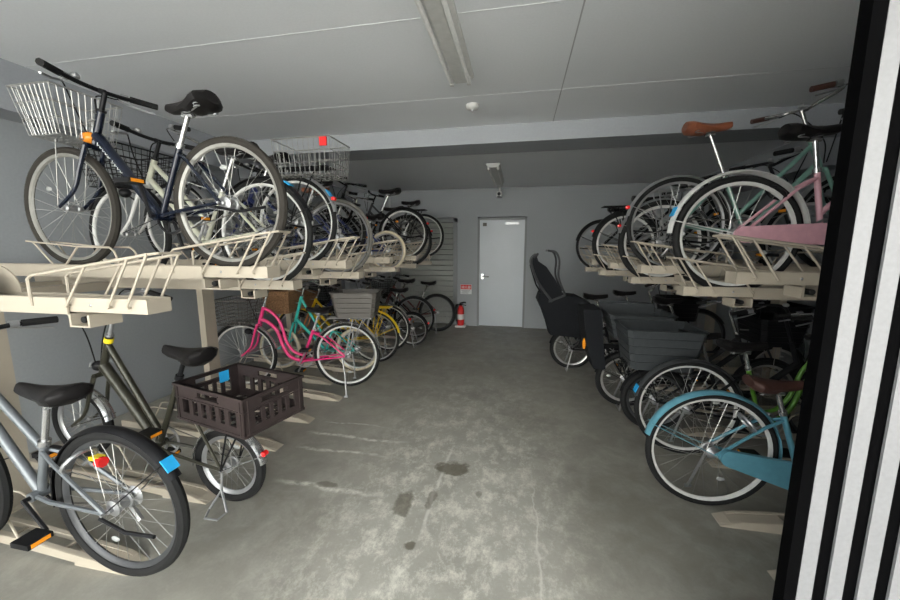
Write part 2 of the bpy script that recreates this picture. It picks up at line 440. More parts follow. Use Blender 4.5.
    sd = MB(); saddle_mesh(sd, g('sl', .27), g('sw', .19), th=g('sth', .068)); ss = sd.mesh('saddle', g('saddle', 'black_leather'), True)
    so = link('saddle', ss, root, None, (tpt.x-.015, 0, tpt.z+.058)); so.rotation_euler = (0, g('stilt', 0.), 0)
    spr = MB()
    for y in (-1, 1):
        pts = []
        for k in range(25): a = 2*pi*k/8; pts.append((-.085+.012*cos(a), y*.055+.012*sin(a), -.062+.0016*k))
        spr.tube(pts, .0028, 4)
        spr.tube([(-.085, y*.055, -.06), (0, y*.02, -.058), (.09, y*.012, -.03)], .0035, 5)
    spr.build('springs', 'satin_silver', so)
    # mudguards
    fcol = g('fender', 'chrome')
    if fcol:
        R_ = r+g('fgap', .014)
        m = MB(); arc_fender(m, ra, R_, rad(g('fa0', 12)), rad(180+8), g('fw', .027))
        for y in (-1, 1):
            a = rad(g('fa0', 12)+12); m.tube([ra+Vector((0, y*.062, 0)), ra+Vector((-R_*cos(a), y*.026, R_*sin(a)))], .0026, 4)
        # mirrored so the open end points backwards
        m.v = [(-(v[0]), v[1], v[2]) if i < 0 else v for i, v in enumerate(m.v)]
        m.v[:27*14] = [(-v[0], v[1], v[2]) for v in m.v[:27*14]]
        rfn = m.build('rear_mudguard', fcol, root)
        a = rad(g('fa0', 12)+g('refa', 10)); p = ra+Vector((-(R_+.004)*cos(a), 0, (R_+.004)*sin(a)))
        if g('refl', 1):
            q = MB(); q.ring((p.x-.006, 0, p.z), [(.001, -.018), (.014, -.014), (.014, .014), (.001, .018)], 12, closedprof=False)
            q.build('rear_reflector', g('reflm', 'red_reflector'), rfn)
        if g('sticker'):
            a = rad(g('sta', 38)); q = MB()
            M = Matrix.Translation(ra+Vector((-(R_+.002)*cos(a), 0, (R_+.002)*sin(a)))) @ Matrix.Rotation(-(pi/2-a), 4, 'Y')
            q.obox(M, .055, .05, .005); q.build('registration_sticker', g('sticker'), rfn)
        R2 = rf+g('fgap', .014); m = MB(); arc_fender(m, fa, R2, rad(28), rad(g('ffa', 168)), g('fw', .027))
        for y in (-1, 1):
            a = rad(160); m.tube([fa+Vector((0, y*.058, 0)), fa+Vector((R2*cos(a), y*.026, R2*sin(a)))], .0026, 4)
        m.build('front_mudguard', fcol, root)
    # crank
    m = MB(); ca = g('crank_a', -60); L_ = .165
    cv = Vector((cos(rad(ca)), 0, sin(rad(ca))))*L_
    for y in (-1, 1):
        b0 = bb+Vector((0, y*.06, 0)); m.tube([b0, b0+cv*y*-1+Vector((0, y*.015, 0))], .009, 6)
    m.tube([bb+Vector((0, -.065, 0)), bb+Vector((0, .065, 0))], .01, 8)
    m.ring(bb+Vector((0, -.045, 0)), [(.075, -.003), (.088, -.002), (.088, .002), (.075, .003)], 24)
    for k in range(5): a = 2*pi*k/5; m.tube([bb+Vector((0, -.047, 0)), bb+Vector((.08*cos(a), -.045, .08*sin(a)))], .006, 4)
    ck = m.build('crank', g('crank', 'satin_silver'), root)
    for y in (-1, 1):
        p = bb+Vector((0, y*.12, 0))+cv*y*-1; q = MB().box(p.x-.045, p.x+.045, p.y-.04, p.y+.04, p.z-.011, p.z+.011)
        pd = q.build('pedal', 'black_plastic', ck, False)
        for q0 in (-.047, .044): MB().box(p.x+q0, p.x+q0+.003, p.y-.03, p.y+.03, p.z-.008, p.z+.008).build('pedal_reflector', 'orange_reflector', ck, False)
    # chain case / chain
    cc = g('case')
    if cc:
        m = MB(); pts = []; r1, r2 = .045, g('ccr', .085)
        for k in range(9): a = rad(100+160*k/8); pts.append((r1*cos(a)+g('ccx', .0), r+r1*sin(a)))
        for k in range(13): a = rad(-100+200*k/12); pts.append((bb.x+r2*cos(a), bb.z+r2*sin(a)))
        m.prism(pts, -.088, -.062); m.build('chain_case', cc, root)
    else:
        m = MB(); m.tube([(0, -.05, r+.035), (bb.x, -.047, bb.z+.088)], .004, 4); m.tube([(0, -.05, r-.035), (bb.x, -.047, bb.z-.088)], .004, 4)
        m.build('chain', 'grey_rubber', root)
    if g('srefl'):
        q = Vector(lerp(st, ra, .52))+Vector((0, -.075, .03)); so2 = MB().tube([q+Vector((-.02, .03, 0)), q+Vector((-.045, .03, 0))], .022, 12).build('stay_reflector', 'red_reflector', root)
        MB().box(q.x-.03, q.x+.02, q.y+.01, q.y+.04, q.z+.006, q.z+.022).build('reflector_bracket', 'yellow_reflector', so2, False)
    if g('derail'):
        m = MB(); m.ring(ra+Vector((0, -.045, 0)), [(.02, -.012), (.045, -.008), (.035, 0), (.02, .008)], 18)
        m.tube([(0, -.06, r-.02), (.03, -.06, r-.06), (-.01, -.06, r-.12)], .012, 6); m.build('derailleur', 'satin_silver', root)
    # stand
    ks = g('stand', 'side')
    gz = g('gz', 0.)
    if ks == 'side':
        m = MB(); m.tube([(.03, .065, r-.01), (.0, .10, r*.5), (-.02, .15, gz+.012)], .0085, 6); m.tube([(-.035, .15, gz+.01), (.0, .155, gz+.01)], .011, 6)
        m.build('kickstand', g('standm', 'satin_silver'), root)
    elif ks == 'loop':
        m = MB(); m.tube([(.0, .06, r-.01), (-.01, .075, .12), (.05, .10, gz+.012), (.02, .16, gz+.008), (-.05, .155, gz+.008), (-.06, .10, gz+.012), (0, .072, .14)], .0065, 6)
        m.build('kickstand', 'satin_silver', root)
    elif ks == 'double':
        m = MB()
        for y in (-1, 1): m.tube([(0, y*.07, r-.01), (-.03, y*.10, r*.5), (-.06, y*.12, gz+.012)], .0085, 6)
        m.tube([(-.06, -.13, gz+.01), (-.06, .13, gz+.01)], .0085, 6); m.build('kickstand', 'satin_silver', root)
    elif ks == 'up':
        m = MB(); m.tube([(.02, .065, r-.02), (-.12, .08, r-.045), (-.27, .09, r-.03)], .0075, 6); m.build('kickstand', 'black_plastic', root)
    # rack
    rk = g('rack')
    zr = 2*r+.05+g('rkdz', 0); x0, x1 = g('rkx', (-.26, .16))
    if rk:
        m = MB()
        for y in (-.065, -.022, .022, .065): m.tube([(x0, y, zr), (x1, y*.8, zr)], .0055, 6)
        m.tube([(x0, -.07, zr), (x0, .07, zr)], .006, 6); m.tube([(x1, -.055, zr), (x1, .055, zr)], .006, 6); m.tube([(x0+.2, -.065, zr), (x0+.2, .065, zr)], .005, 6)
        for y in (-1, 1):
            m.tube([(x0+.07, y*.066, zr), (0, y*.07, r)], .005, 6); m.tube([(x0+.17, y*.066, zr), (0, y*.07, r)], .005, 6)
        m.tube([(x1, 0, zr), (st.x-.01, 0, min(zr+.01, st.z-.03))], .006, 6)
        m.build('rear_rack', rk, root)
    rb = g('rbasket')
    if rb:
        kind, mm, (cx, z0, z1, lx, ly, tx, ty) = rb
        m = MB()
        if kind == 'wire':
            wire_basket(m, cx, 0, z0, z1, lx, ly, tx, ty, .0032, nx=11, ny=8)
        elif kind == 'mesh': solid_basket(m, cx, 0, z0, z1, lx, ly, tx, ty); wire_basket(m, cx, 0, z0, z1, lx+.004, ly+.004, tx+.004, ty+.004, .0018, 14, 12, 7, False)
        else: solid_basket(m, cx, 0, z0, z1, lx, ly, tx, ty)
        bo = m.build('rear_basket', mm, root, label=g('rblabel'))
        if kind == 'wire' and g('rbclip'):
            MB().box(cx-tx/2+.02, cx-tx/2+.07, ty/2-.0, ty/2+.012, z1-.06, z1-.005).build('basket_clip', g('rbclip'), bo, False)
    fb = g('fbasket')
    if fb:
        kind, mm = fb[:2]; dx, z0, z1, lx, ly, tx, ty = fb[2]
        cx = ht.x+dx; m = MB()
        if kind == 'wire': wire_basket(m, cx, 0, z0, z1, lx, ly, tx, ty, nx=9, ny=11)
        elif kind == 'mesh': wire_basket(m, cx, 0, z0, z1, lx, ly, tx, ty, .0028, 9, 10, 7)
        elif kind == 'wicker': solid_basket(m, cx, 0, z0, z1, lx, ly, tx, ty, .01)
        else: solid_basket(m, cx, 0, z0, z1, lx, ly, tx, ty)
        bo = m.build('front_basket', mm, root)
        m = MB()
        for y in (-1, 1): m.tube([(cx+.02, y*.07, z0), (fa.x, y*.06, fa.z)], .0026, 5)
        m.tube([(ht.x+.02, 0, z0+.1), (cx-lx/2, 0, z0+.1)], .006, 5)
        m.build('basket_support', 'steel_wire', bo)
    if g('lamp', 1):
        lz = fa.z+rf*.75; m = MB(); lp = Vector((fa.x-.10, .075, fa.z+rf*.78)) if g('lamp', 1) == 1 else Vector((ht.x+.10, 0, hb.z+.02))
        m.sphere(lp, .034, (1.1, .9, .9)); m.tube([lp, lp+Vector((-.03, -.04, -.05))], .005, 5)
        lo = m.build('head_lamp', g('lampm', 'black_plastic'), root)
        MB().ring((0, 0, 0), [(.001, .0), (.026, .0), (.028, -.008), (.001, -.008)], 12, closedprof=False).build('lamp_lens', 'lens_glass', lo).matrix_local = Matrix.Translation(lp+Vector((.036, 0, 0))) @ Matrix.Rotation(-pi/2, 4, 'Z')
    if g('lock'):
        m = MB(); a = .035; p = Vector(lerp(st, ra, .42)); pts = []
        ax = (ra-st).normalized(); nx = Vector((-ax.z, 0, ax.x))
        if nx.x > 0: nx = -nx
        for k in range(12): q = rad(-70+320*k/11); pts.append(p+Vector((0, .06*cos(q), 0))+nx*(.045+.05*sin(q)))
        m.tube(pts, .008, 6); m.build('frame_lock', g('lock'), root)
    if g('spoke_refl', 1):
        for c in ((ra, r), (fa, rf)):
            a = random.uniform(0, 6.28); p = c[0]+Vector((c[1]*.55*cos(a), 0, c[1]*.55*sin(a)))
            m = MB(); m.sphere(p, .016, (1.4, .35, .8), 8, 5); m.build('wheel_reflector', g('wref', 'lens_glass'), root)
    if g('hrefl'):
        q = Vector(lerp(hb, ht, .35)); MB().tube([q+Vector((.0, -.001, 0)), q+Vector((0, .001, 0))], .024, 10).build('head_reflector', g('hrefl'), root) if 0 else \
            MB().ring((0, 0, 0), [(.019, -.014), (.0225, -.014), (.0225, .014), (.019, .014)], 14).build('reflective_band', g('hrefl'), root).__setattr__('matrix_local', Matrix.Translation(ht.lerp(hb, .12)) @ (Vector((0, 1, 0)).rotation_difference(up)).to_matrix().to_4x4())
    return root

# ------------------------------------------------------------------ the room
XL, XR, YB, ZC, ZC2 = -3.4, 2.95, 6.6, 2.60, 2.50
Y0 = -1.5  # unseen front end, drawn back behind the camera to even the daylight
struct('floor', MB().box(XL-.2, XR+.2, Y0, YB+.2, -.12, 0), 'worn_concrete', 'worn grey concrete floor with pale scuffs and damp stains', 'floor')
ce = struct('ceiling', MB().box(XL-.2, XR+.2, Y0-.1, 3.7, ZC, ZC+.15).box(XL-.2, XR+.2, 3.7, YB+.2, ZC2, ZC2+.25), 'ceiling_paint', 'pale grey painted panel ceiling with thin joints', 'ceiling')
# panel joints: thin raised pale lips and dark recess lines
m = MB()
for y in (1.03, 1.94, 2.93): m.box(XL, XR, y-.003, y+.003, ZC-.0015, ZC)
struct('trim_1', m, 'seam_pale', 'pale joint strips running across the ceiling panels', 'ceiling trim')
struct('trim_2', MB().box(.263, .271, Y0, 3.62, ZC-.002, ZC), 'seam_dark', 'dark joint line running lengthwise along the ceiling', 'ceiling trim')
struct('wall_left', MB().box(XL-.2, XL, Y0-.1, YB+.2, 0, ZC+.1), 'wall_paint', 'blue grey painted wall behind the left racks', 'wall')
struct('wall_right', MB().box(XR, XR+.2, Y0-.1, YB+.2, 0, ZC+.1), 'wall_paint', 'grey wall in shadow behind the right racks', 'wall')
m = MB(); m.box(XL, XR, YB, YB+.2, 2.0, ZC2+.1)
for a, b in ((XL, -2.32), (-1.13, -.76), (.11, XR)): m.box(a, b, YB, YB+.2, 0, 2.0)
m.box(-2.32, -1.13, YB+.12, YB+.2, 0, 2.0).box(-.76, .11, YB+.12, YB+.2, 0, 2.0)
struct('wall_back', m, 'wall_paint', 'grey painted back wall around the steel door', 'wall')
struct('wall_front', MB().box(1.62, XR+.02, .90, 1.0, 0, ZC+.05), 'wall_paint', 'unseen wall beyond the slatted gate, shading the right side', 'wall')  # unseen stretch, keeps daylight off the right racks
struct('trim_3', MB().box(XL, XR, 3.62, 4.02, 2.44, ZC+.02), 'beam_paint', 'wide grey downstand beam crossing the ceiling', 'ceiling beam')
struct('trim_4', MB().box(XL, XL+.25, Y0, 3.62, 2.30, ZC).box(XL, XL+.25, 4.02, YB, 2.3, ZC2), 'beam_paint', 'grey downstand beam along the left wall', 'ceiling beam')
struct('trim_5', MB().box(XR-.3, XR, Y0, 3.62, 2.2, ZC).box(XR-.3, XR, 4.02, YB, 2.2, ZC2), 'beam_paint', 'grey downstand beam along the right wall', 'ceiling beam')
# steel door
d = thing('door_1', 'pale blue grey steel door in the back wall', 'door', (-.325, YB+.03, 0)); d['kind'] = 'structure'
m = MB().box(-.40, .40, 0, .04, .01, 1.945); m.build('door_leaf', 'door_paint', d, False)
MB().box(-.435, -.40, -.045, .06, 0, 1.98).box(.40, .435, -.045, .06, 0, 1.98).box(-.435, .435, -.045, .06, 1.945, 1.98).build('door_frame', 'door_frame_paint', d, False)
MB().tube([(-.34, -.001, .93), (-.34, -.05, .93), (-.22, -.05, .93)], .010, 8).box(-.36, -.32, -.006, 0, .88, .98).build('door_handle', 'chrome', d)
MB().box(.06, .30, -.035, 0, 1.86, 1.905).build('door_closer', 'satin_silver', d, False)
MB().box(-.345, -.275, -.003, 0, 1.84, 1.90).build('number_plate', 'grey_rubber', d, False)
# louvred door at left of back wall
d = thing('door_2', 'grey louvred metal door at the left of the back wall', 'door', (-1.725, YB+.03, 0)); d['kind'] = 'structure'
m = MB().box(-.52, .52, .05, .07, .02, 1.93)
for k in range(19): z = .06+k*.098; m.add([(-.52, .0, z), (.52, .0, z), (.52, .012, z+.082), (-.52, .012, z+.082), (-.52, .05, z+.0), (.52, .05, z+.0), (.52, .05, z+.096), (-.52, .05, z+.096)], [(0, 1, 2, 3), (4, 7, 6, 5), (0, 4, 5, 1), (3, 2, 6, 7), (0, 3, 7, 4), (1, 5, 6, 2)])
m.build('louver_panel', 'louver_paint', d, False)
MB().box(-.595, -.52, -.05, .07, 0, 1.98).box(.52, .595, -.05, .07, 0, 1.98).box(-.595, .595, -.05, .07, 1.92, 1.98).build('door_frame', 'door_frame_paint', d, False)
MB().tube([(-2.42, YB-.03, .0), (-2.42, YB-.03, 2.49)], .022, 10).build('drain_pipe', 'galvanised')
tag(bpy.data.objects['drain_pipe'], 'pale vertical pipe on the back wall left of the louvred door', 'pipe')
# wall box right of door
w = thing('wall_switch_box', 'small pale metal box on the wall right of the steel door', 'switch', (.275, YB-.001, 1.17))
MB().box(-.045, .045, -.035, 0, -.065, .065).build('housing', 'satin_silver', w, False); MB().box(-.02, .02, -.042, -.035, -.04, .03).build('cover', 'black_plastic', w, False)
# fluorescent fixtures
def fixture(name, label, x, ya, yb, z):
    L_ = yb-ya; t = thing(name, label, 'ceiling light', (x, ya, z), group='fluorescent ceiling lights')
    m = MB(); prof = [(-.085, 0), (-.085, -.022), (-.078, -.026), (-.035, -.05), (.035, -.05), (.078, -.026), (.085, -.022), (.085, 0)]
    m.loft([[(p[0], 0, p[1]) for p in prof], [(p[0], L_, p[1]) for p in prof]]); m.build('reflector', 'white_enamel', t, False)
    for sx in (-1, 1):
        MB().tube([(sx*.058, .05, -.062), (sx*.058, L_-.05, -.062)], .0125, 10).build('tube_lamp', 'white_sticker', t)
        for y in (.02, L_-.045): MB().box(sx*.058-.012, sx*.058+.012, y, y+.025, -.075, -.03).build('lamp_socket', 'white_enamel', t, False)
    return t
fixture('ceiling_light', 'twin tube fluorescent fixture on the ceiling in front of the beam', -.42, 1.32, 2.58, ZC)
fixture('ceiling_light', 'small far fluorescent fixture on the ceiling beyond the beam', -.36, 4.72, 6.0, ZC2)
t = thing('smoke_detector', 'round cream smoke detector on the ceiling before the beam', 'smoke detector', (-.41, 3.1, ZC))
MB().add([], []).loft([[(r_*cos(2*pi*k/20), r_*sin(2*pi*k/20), z_) for k in range(20)] for r_, z_ in ((.055, 0), (.055, -.018), (.045, -.032), (.02, -.04))]).build('housing', 'white_enamel', t)
MB().sphere((0, 0, -.04), .013).build('sensor', 'satin_silver', t)
# security camera under light 2
t = thing('security_camera', 'small white security camera hanging under the far ceiling', 'camera', (-.37, 6.42, ZC2))
MB().tube([(0, 0, 0), (0, 0, -.11)], .014, 8).tube([(0, 0, 0), (0, 0, -.012)], .04, 14).build('mount', 'white_enamel', t)
b = MB().box(-.04, .04, -.14, .04, -.19, -.11).build('body', 'white_enamel', t, False)
MB().tube([(0, -.142, -.15), (0, -.12, -.15)], .03, 14).build('lens', 'black_plastic', t)
# extinguisher and its sign
t = thing('fire_extinguisher', 'red fire extinguisher standing at the back wall left of the steel door', 'fire extinguisher', (-1.05, 6.5, 0))
MB().ring((0, 0, 0), [(.05, 0)]*3, 3) if 0 else None
MB().loft([[(r_*cos(2*pi*k/18), r_*sin(2*pi*k/18), z_) for k in range(18)] for r_, z_ in ((.06, .03), (.066, .05), (.066, .30), (.055, .35), (.028, .385), (.022, .40))]).build('cylinder', 'extinguisher_red', t)
MB().tube([(-.01, 0, .39), (-.01, 0, .44), (.06, -.01, .46), (.10, -.01, .45)], .012, 6).tube([(0, 0, .42), (.10, 0, .40)], .008, 6).build('valve_handle', 'black_plastic', t)
MB().tube(curve([(-.01, 0, .42), (-.08, -.02, .40), (-.10, -.02, .25), (-.075, -.03, .10)]), .009, 6).build('hose', 'black_rubber', t)
MB().ring((0, 0, 0), [(0, 0)]*3, 3) if 0 else None
MB().loft([[(.0675*cos(a), .0675*sin(a), z_) for a in [pi+pi*k/10 for k in range(11)]]+[(.06*cos(a), .06*sin(a), z_) for a in [2*pi-pi*k/10 for k in range(11)]] for z_ in (.14, .24)]).build('paper_label', 'white_sticker', t)
MB().box(-.09, .09, -.09, .09, 0, .03).build('base_tray', 'white_sticker', t, False)
t = thing('wall_sign', 'small red and cream sign on the wall above the fire extinguisher', 'sign', (-.965, YB-.002, .69))
MB().box(-.105, .105, -.006, 0, -.09, .09).build('sign_board', 'seam_pale', t, False)
MB().box(-.10, .10, -.008, -.006, .0, .085).build('red_panel', 'extinguisher_red', t, False)
m = MB()
for k, (a, b_) in enumerate(((-.085, .08), (-.07, .06), (-.085, .04))): m.box(a, b_, -.0075, -.006, -.03-.022*k, -.024-.022*k)
m.build('text_lines', 'grey_rubber', t, False)
tx = bpy.data.curves.new('sign_lettering', 'FONT'); tx.body = '消火器'; tx.size = .06; tx.align_x = 'CENTER'; tx.extrude = .0005; tx.materials.append(MATS['white_sticker'])
o = bpy.data.objects.new('sign_lettering', bpy.data.meshes.new_from_object(bpy.data.objects.new('tmp', tx))); C.objects.link(o); o.parent = t; o.location = (0, -.009, .018); o.rotation_euler = (pi/2, 0, 0)

# ------------------------------------------------------------------ racks
def post(x, y, label, grp):
    t = thing('rack_post', label, 'post', (x, y, 0), group=grp)
    m = MB().box(-.03, .03, -.06, .06, 0, 1.17); m.build('column', 'rack_cream', t, False)
    MB().box(-.06, .06, -.09, .09, 0, .012).build('foot_plate', 'rack_cream', t, False)
    return t
for sx, xx, nm in ((-1, -2.77, 'left'), (1, 2.45, 'right')):
    ys = (1.37, 2.74, 3.95, 5.15, 6.3)
    for i, y in enumerate(ys):
        where = ['nearest the entrance', 'second from the entrance', 'third from the entrance', 'fourth from the entrance', 'nearest the back wall'][i]
        post(xx, y, f'cream steel post carrying the {nm} upper rack, {where}', f'posts of the {nm} rack')
    for j, dx in enumerate((0, .42*sx)):
        t = thing('rack_beam', f'cream steel beam along the {nm} rack under its trays, ' + ('above the posts' if j == 0 else 'beside the wall'), 'beam', (xx+dx, 1.0, 1.17), group=f'beams of the {nm} rack')
        MB().box(-.035, .035, 0, 5.4, 0, .055).build('beam_profile', 'rack_cream', t, False)
def tray_proto():
    t = thing('bicycle_tray', 'x', 'bicycle rack tray')
    m = MB(); L_ = 1.9; w = .045
    for y in (-1, 1):
        m.box(0, L_, y*w-.0025, y*w+.0025, 0, .055); m.box(0, L_, min(y*w, y*(w-.014)), max(y*w, y*(w-.014)), .052, .056)
    m.box(0, L_, -w, w, 0, .004); m.box(-.003, 0, -w-.0025, w+.0025, 0, .055)
    ch = m.build('channel', 'rack_cream', t, False)
    for y in (-w-.002, w+.002): MB().sphere((.26, y, .028), .007, (1, .5, 1), 8, 5).build('bolt', 'satin_silver', ch)
    for y in (-.062, .062):
        m = MB(); m.tube([(.53, y, .02), (.53, y, .125), (.51, y, .14), (.06, y, .205), (-.05, y, .222)], .006, 6)
        for b_, a in ((.36, .24), (.16, .04)): m.tube([(b_, y, .02), (a, y, .205+(.06-a)*.144)], .005, 6)
        m.tube([(.07, y, .03), (-.045, y, .22)], .005, 6)
        for q_ in (.53, .36, .16, .07): m.tube([(q_, y, .024), (q_, y*.72, .024)], .005, 6)
        m.build('wheel_guide', 'rack_cream', t)
    MB().tube([(-.05, -.062, .222), (-.075, -.045, .226), (-.075, .045, .226), (-.05, .062, .222)], .0055, 6).build('guide_bow', 'rack_cream', t)
    for y in (-.052, .052):
        m = MB(); m.tube([(.86, y, .03), (.90, y, .13), (.93, y, .15), (1.14, y, .155), (1.28, y*.8, .03)], .0052, 6); m.tube([(1.14, y, .155), (1.50, y, .185)], .0045, 6); m.tube([(1.45, y, .18), (1.32, y*.8, .03)], .005, 6)
        m.build('front_wheel_hoop', 'rack_cream', t)
    MB().box(.30, .38, -.02, .02, .003, .02).build('wheel_stop', 'black_rubber', t, False)
    return t
def arm_proto():
    t = thing('tray_carrier', 'x', 'bicycle rack carrier')
    m = MB()
    for y in (-1, 1): m.box(0, 1.7, y*.056-.003, y*.056+.003, -.002, .062)
    m.box(0, 1.7, -.056, .056, -.004, -.001); m.build('carrier_rail', 'rack_cream', t, False)
    m = MB()
    for a in (-.10, -.01): 
        m.box(a, a+.010, -.058, .058, -.05, -.004)
    m.box(-.10, 0, -.058, .058, -.053, -.047)
    m.build('bracket_box', 'rack_cream', t, False)
    m = MB().tube([(-.05, -.045, -.026), (-.05, .045, -.026)], .013, 10); m.build('roller', 'black_rubber', t)
    return t
TP, AP = tray_proto(), arm_proto(); first = [True, True]
def disc_plate(t):
    m = MB(); m.prism([(.92+.15*cos(a), .055+.12*sin(a)) for a in [pi*k/16 for k in range(17)]], -.003, .003); m.build('round_cover', 'rack_cream', t, False, loc=(0, .05, 0))
    m = MB(); m.prism([(.92+.15*cos(a), .055+.12*sin(a)) for a in [pi*k/16 for k in range(17)]], -.003, .003); m.build('round_cover', 'rack_cream', t, False, loc=(0, -.05, 0))
def tray(side, X, Y, z, lab):
    s = 'left' if side == 'L' else 'right'; rz = pi if side == 'L' else 0; sg = -1 if side == 'L' else 1
    if first[0]: TP.location = (X, Y, z); TP.rotation_euler = (0, 0, rz); TP['label'] = lab; TP['group'] = f'sliding trays of the {s} upper rack'; first[0] = False; t = TP
    else: t = dup(TP, (X, Y, z), rz, lab, f'sliding trays of the {s} upper rack')
    ax = X+sg*.36; al = 'carrier under '+lab
    if first[1]: AP.location = (ax, Y, z-.006); AP.rotation_euler = (0, 0, rz); AP['label'] = al; AP['group'] = f'tray carriers of the {s} upper rack'; first[1] = False
    else: dup(AP, (ax, Y, z-.006), rz, al, f'tray carriers of the {s} upper rack')
    return t
LT = [  # X, Y, z, label
 (-1.35, 1.125, 1.205, 'empty low cream tray nearest the entrance, left rack'),
 (-1.21, 1.605, 1.303, 'high cream tray under the navy bicycle, left rack'),
 (-1.36, 2.02, 1.195, 'low cream tray under the ivory framed bicycle'),
 (-1.24, 2.48, 1.303, 'high cream tray under the bicycle with tall wire basket'),
 (-1.35, 2.92, 1.19, 'low cream tray under the grey tyred bicycle'),
 (-1.24, 3.38, 1.303, 'high cream tray just past the grey tyred bicycle'),
 (-1.35, 3.84, 1.188, "low cream tray under the small cream tyred bicycle"),
 (-1.24, 4.30, 1.30, 'high cream tray under the black bicycle with raised saddle'),
 (-1.38, 4.76, 1.185, 'low cream tray under the long black luggage rack'),
 (-1.30, 5.2, 1.30, 'high cream tray second from the back wall, left'),
 (-1.40, 5.66, 1.183, 'low cream tray nearest the back wall, left rack')]
near = None
for i, (x, y, z, l) in enumerate(LT):
    t = tray('L', x, y, z, l)
    if i == 0: near = t
RT = [
 (1.0, 1.95, 1.283, 'empty high cream tray nearest the gate'),
 (.965, 2.40, 1.168, 'low cream tray under the pale pink bicycle'),
 (.86, 2.85, 1.27, 'high cream tray under the mint green bicycle'),
 (.93, 3.30, 1.155, 'low cream tray under the short silver luggage rack'),
 (.86, 3.75, 1.255, 'high cream tray just past the silver luggage rack'),
 (.865, 4.2, 1.155, 'low cream tray under the short black luggage rack'),
 (.86, 4.65, 1.25, 'high cream tray between the two farthest right bicycles'),
 (.87, 5.1, 1.14, 'low cream tray under the farthest right bicycle'),
 (.88, 5.55, 1.24, 'empty high cream tray nearest the back wall, right')]
for x, y, z, l in RT: tray('R', x, y, z, l)
disc_plate(near)

# floor rails
def rail_proto():
    t = thing('floor_rail', 'x', 'bicycle floor rail')
    m = MB()
    # ramp nose then channel rising gently
    prof = [(0, 0), (.10, .035), (.55, .075), (1.35, .11)]
    for y in (-1, 1):
        for (a, b) in zip(prof[:-1], prof[1:]):
            yo = y*.045
            m.add([(a[0], yo-.003, max(0, a[1]-.045)), (b[0], yo-.003, b[1]-.045 if b[1] > .045 else 0), (b[0], yo-.003, b[1]), (a[0], yo-.003, a[1]+.001),
                   (a[0], yo+.003, max(0, a[1]-.045)), (b[0], yo+.003, b[1]-.045 if b[1] > .045 else 0), (b[0], yo+.003, b[1]), (a[0], yo+.003, a[1]+.001)],
                  [(0, 1, 2, 3), (4, 7, 6, 5), (0, 4, 5, 1), (3, 2, 6, 7), (0, 3, 7, 4), (1, 5, 6, 2)])
            y1, y2 = sorted((yo, yo-y*.018))
            m.add([(a[0], y1, a[1]-.002), (b[0], y1, b[1]-.002), (b[0], y1, b[1]+.002), (a[0], y1, a[1]+.002), (a[0], y2, a[1]-.002), (b[0], y2, b[1]-.002), (b[0], y2, b[1]+.002), (a[0], y2, a[1]+.002)],
                  [(0, 1, 2, 3), (4, 7, 6, 5), (0, 4, 5, 1), (3, 2, 6, 7), (0, 3, 7, 4), (1, 5, 6, 2)])
    for k in range(7): x = .22+k*.17; z = .075*(x-.1)/.45*.5+.03 if x < .55 else .03+(x-.55)*.04+.02; m.box(x-.008, x+.008, -.045, .045, z-.01, z-.004)
    m.loft([[(.0, -.025, 0), (.0, .025, 0), (.0, .025, .003), (.0, -.025, .003)], [(.05, -.049, 0), (.05, .049, 0), (.05, .042, .022), (.05, -.042, .022)], [(.30, -.049, 0), (.30, .049, 0), (.30, .042, .05), (.30, -.042, .05)]])
    m.build('rail', 'rack_cream', t, False)
    for y in (-.045, .045):
        m = MB(); m.tube([(.62, y, .06), (.70, y, .22), (.74, y, .24), (1.02, y, .25), (1.06, y, .24), (1.16, y, .08)], .0055, 6); m.build('wheel_hoop', 'rack_cream', t)
    return t
RP = rail_proto(); ff = True
LR = [(-1.68, 1.165, "cream floor rail beside the silver blue bicycle, left side"), (-1.72, 1.62, 'cream floor rail under the bicycle carrying the crate'), (-1.69, 2.175, 'first empty cream floor rail beyond the crate bicycle'),
      (-1.69, 2.60, 'second empty cream floor rail beyond the crate bicycle'), (-1.66, 3.05, 'empty cream floor rail just before the pink bicycle with the grey basket'), (-1.95, 3.42, 'cream floor rail just behind the pink bicycle with the grey basket'),
      (-1.85, 3.82, 'cream floor rail under the teal bicycle'), (-1.85, 4.20, 'cream floor rail under the yellow bicycle'), (-1.85, 4.65, 'cream floor rail under the white rimmed bicycle beyond the yellow one'), (-1.85, 5.05, 'cream floor rail under the small wheeled black bicycle, left side'), (-1.85, 5.45, 'farthest cream floor rail on the left side')]
RR = [(1.14, 1.64, 'cream floor rail nose beside the gate post, right side'), (1.075, 1.99, 'cream floor rail under the light blue bicycle'), (1.3, 2.56, 'cream floor rail under the green framed bicycle'), (1.3, 2.98, 'cream floor rail under the bicycle with the large slate basket'), (1.25, 3.40, 'cream floor rail under the bicycle with the orange reflector'),
      (1.25, 3.9, 'cream floor rail between the orange reflector and child seat bicycles'), (1.2, 4.45, 'cream floor rail under the child seat bicycle'), (1.2, 4.95, 'farthest cream floor rail on the right side')]
for side, lst in (('L', LR), ('R', RR)):
    for x, y, l in lst:
        s = 'left' if side == 'L' else 'right'; rz = pi if side == 'L' else 0
        if ff: RP.location = (x, y, 0); RP.rotation_euler = (0, 0, rz); RP['label'] = l; RP['group'] = f'floor rails of the {s} side'; ff = False
        else: dup(RP, (x, y, 0), rz, l, f'floor rails of the {s} side')

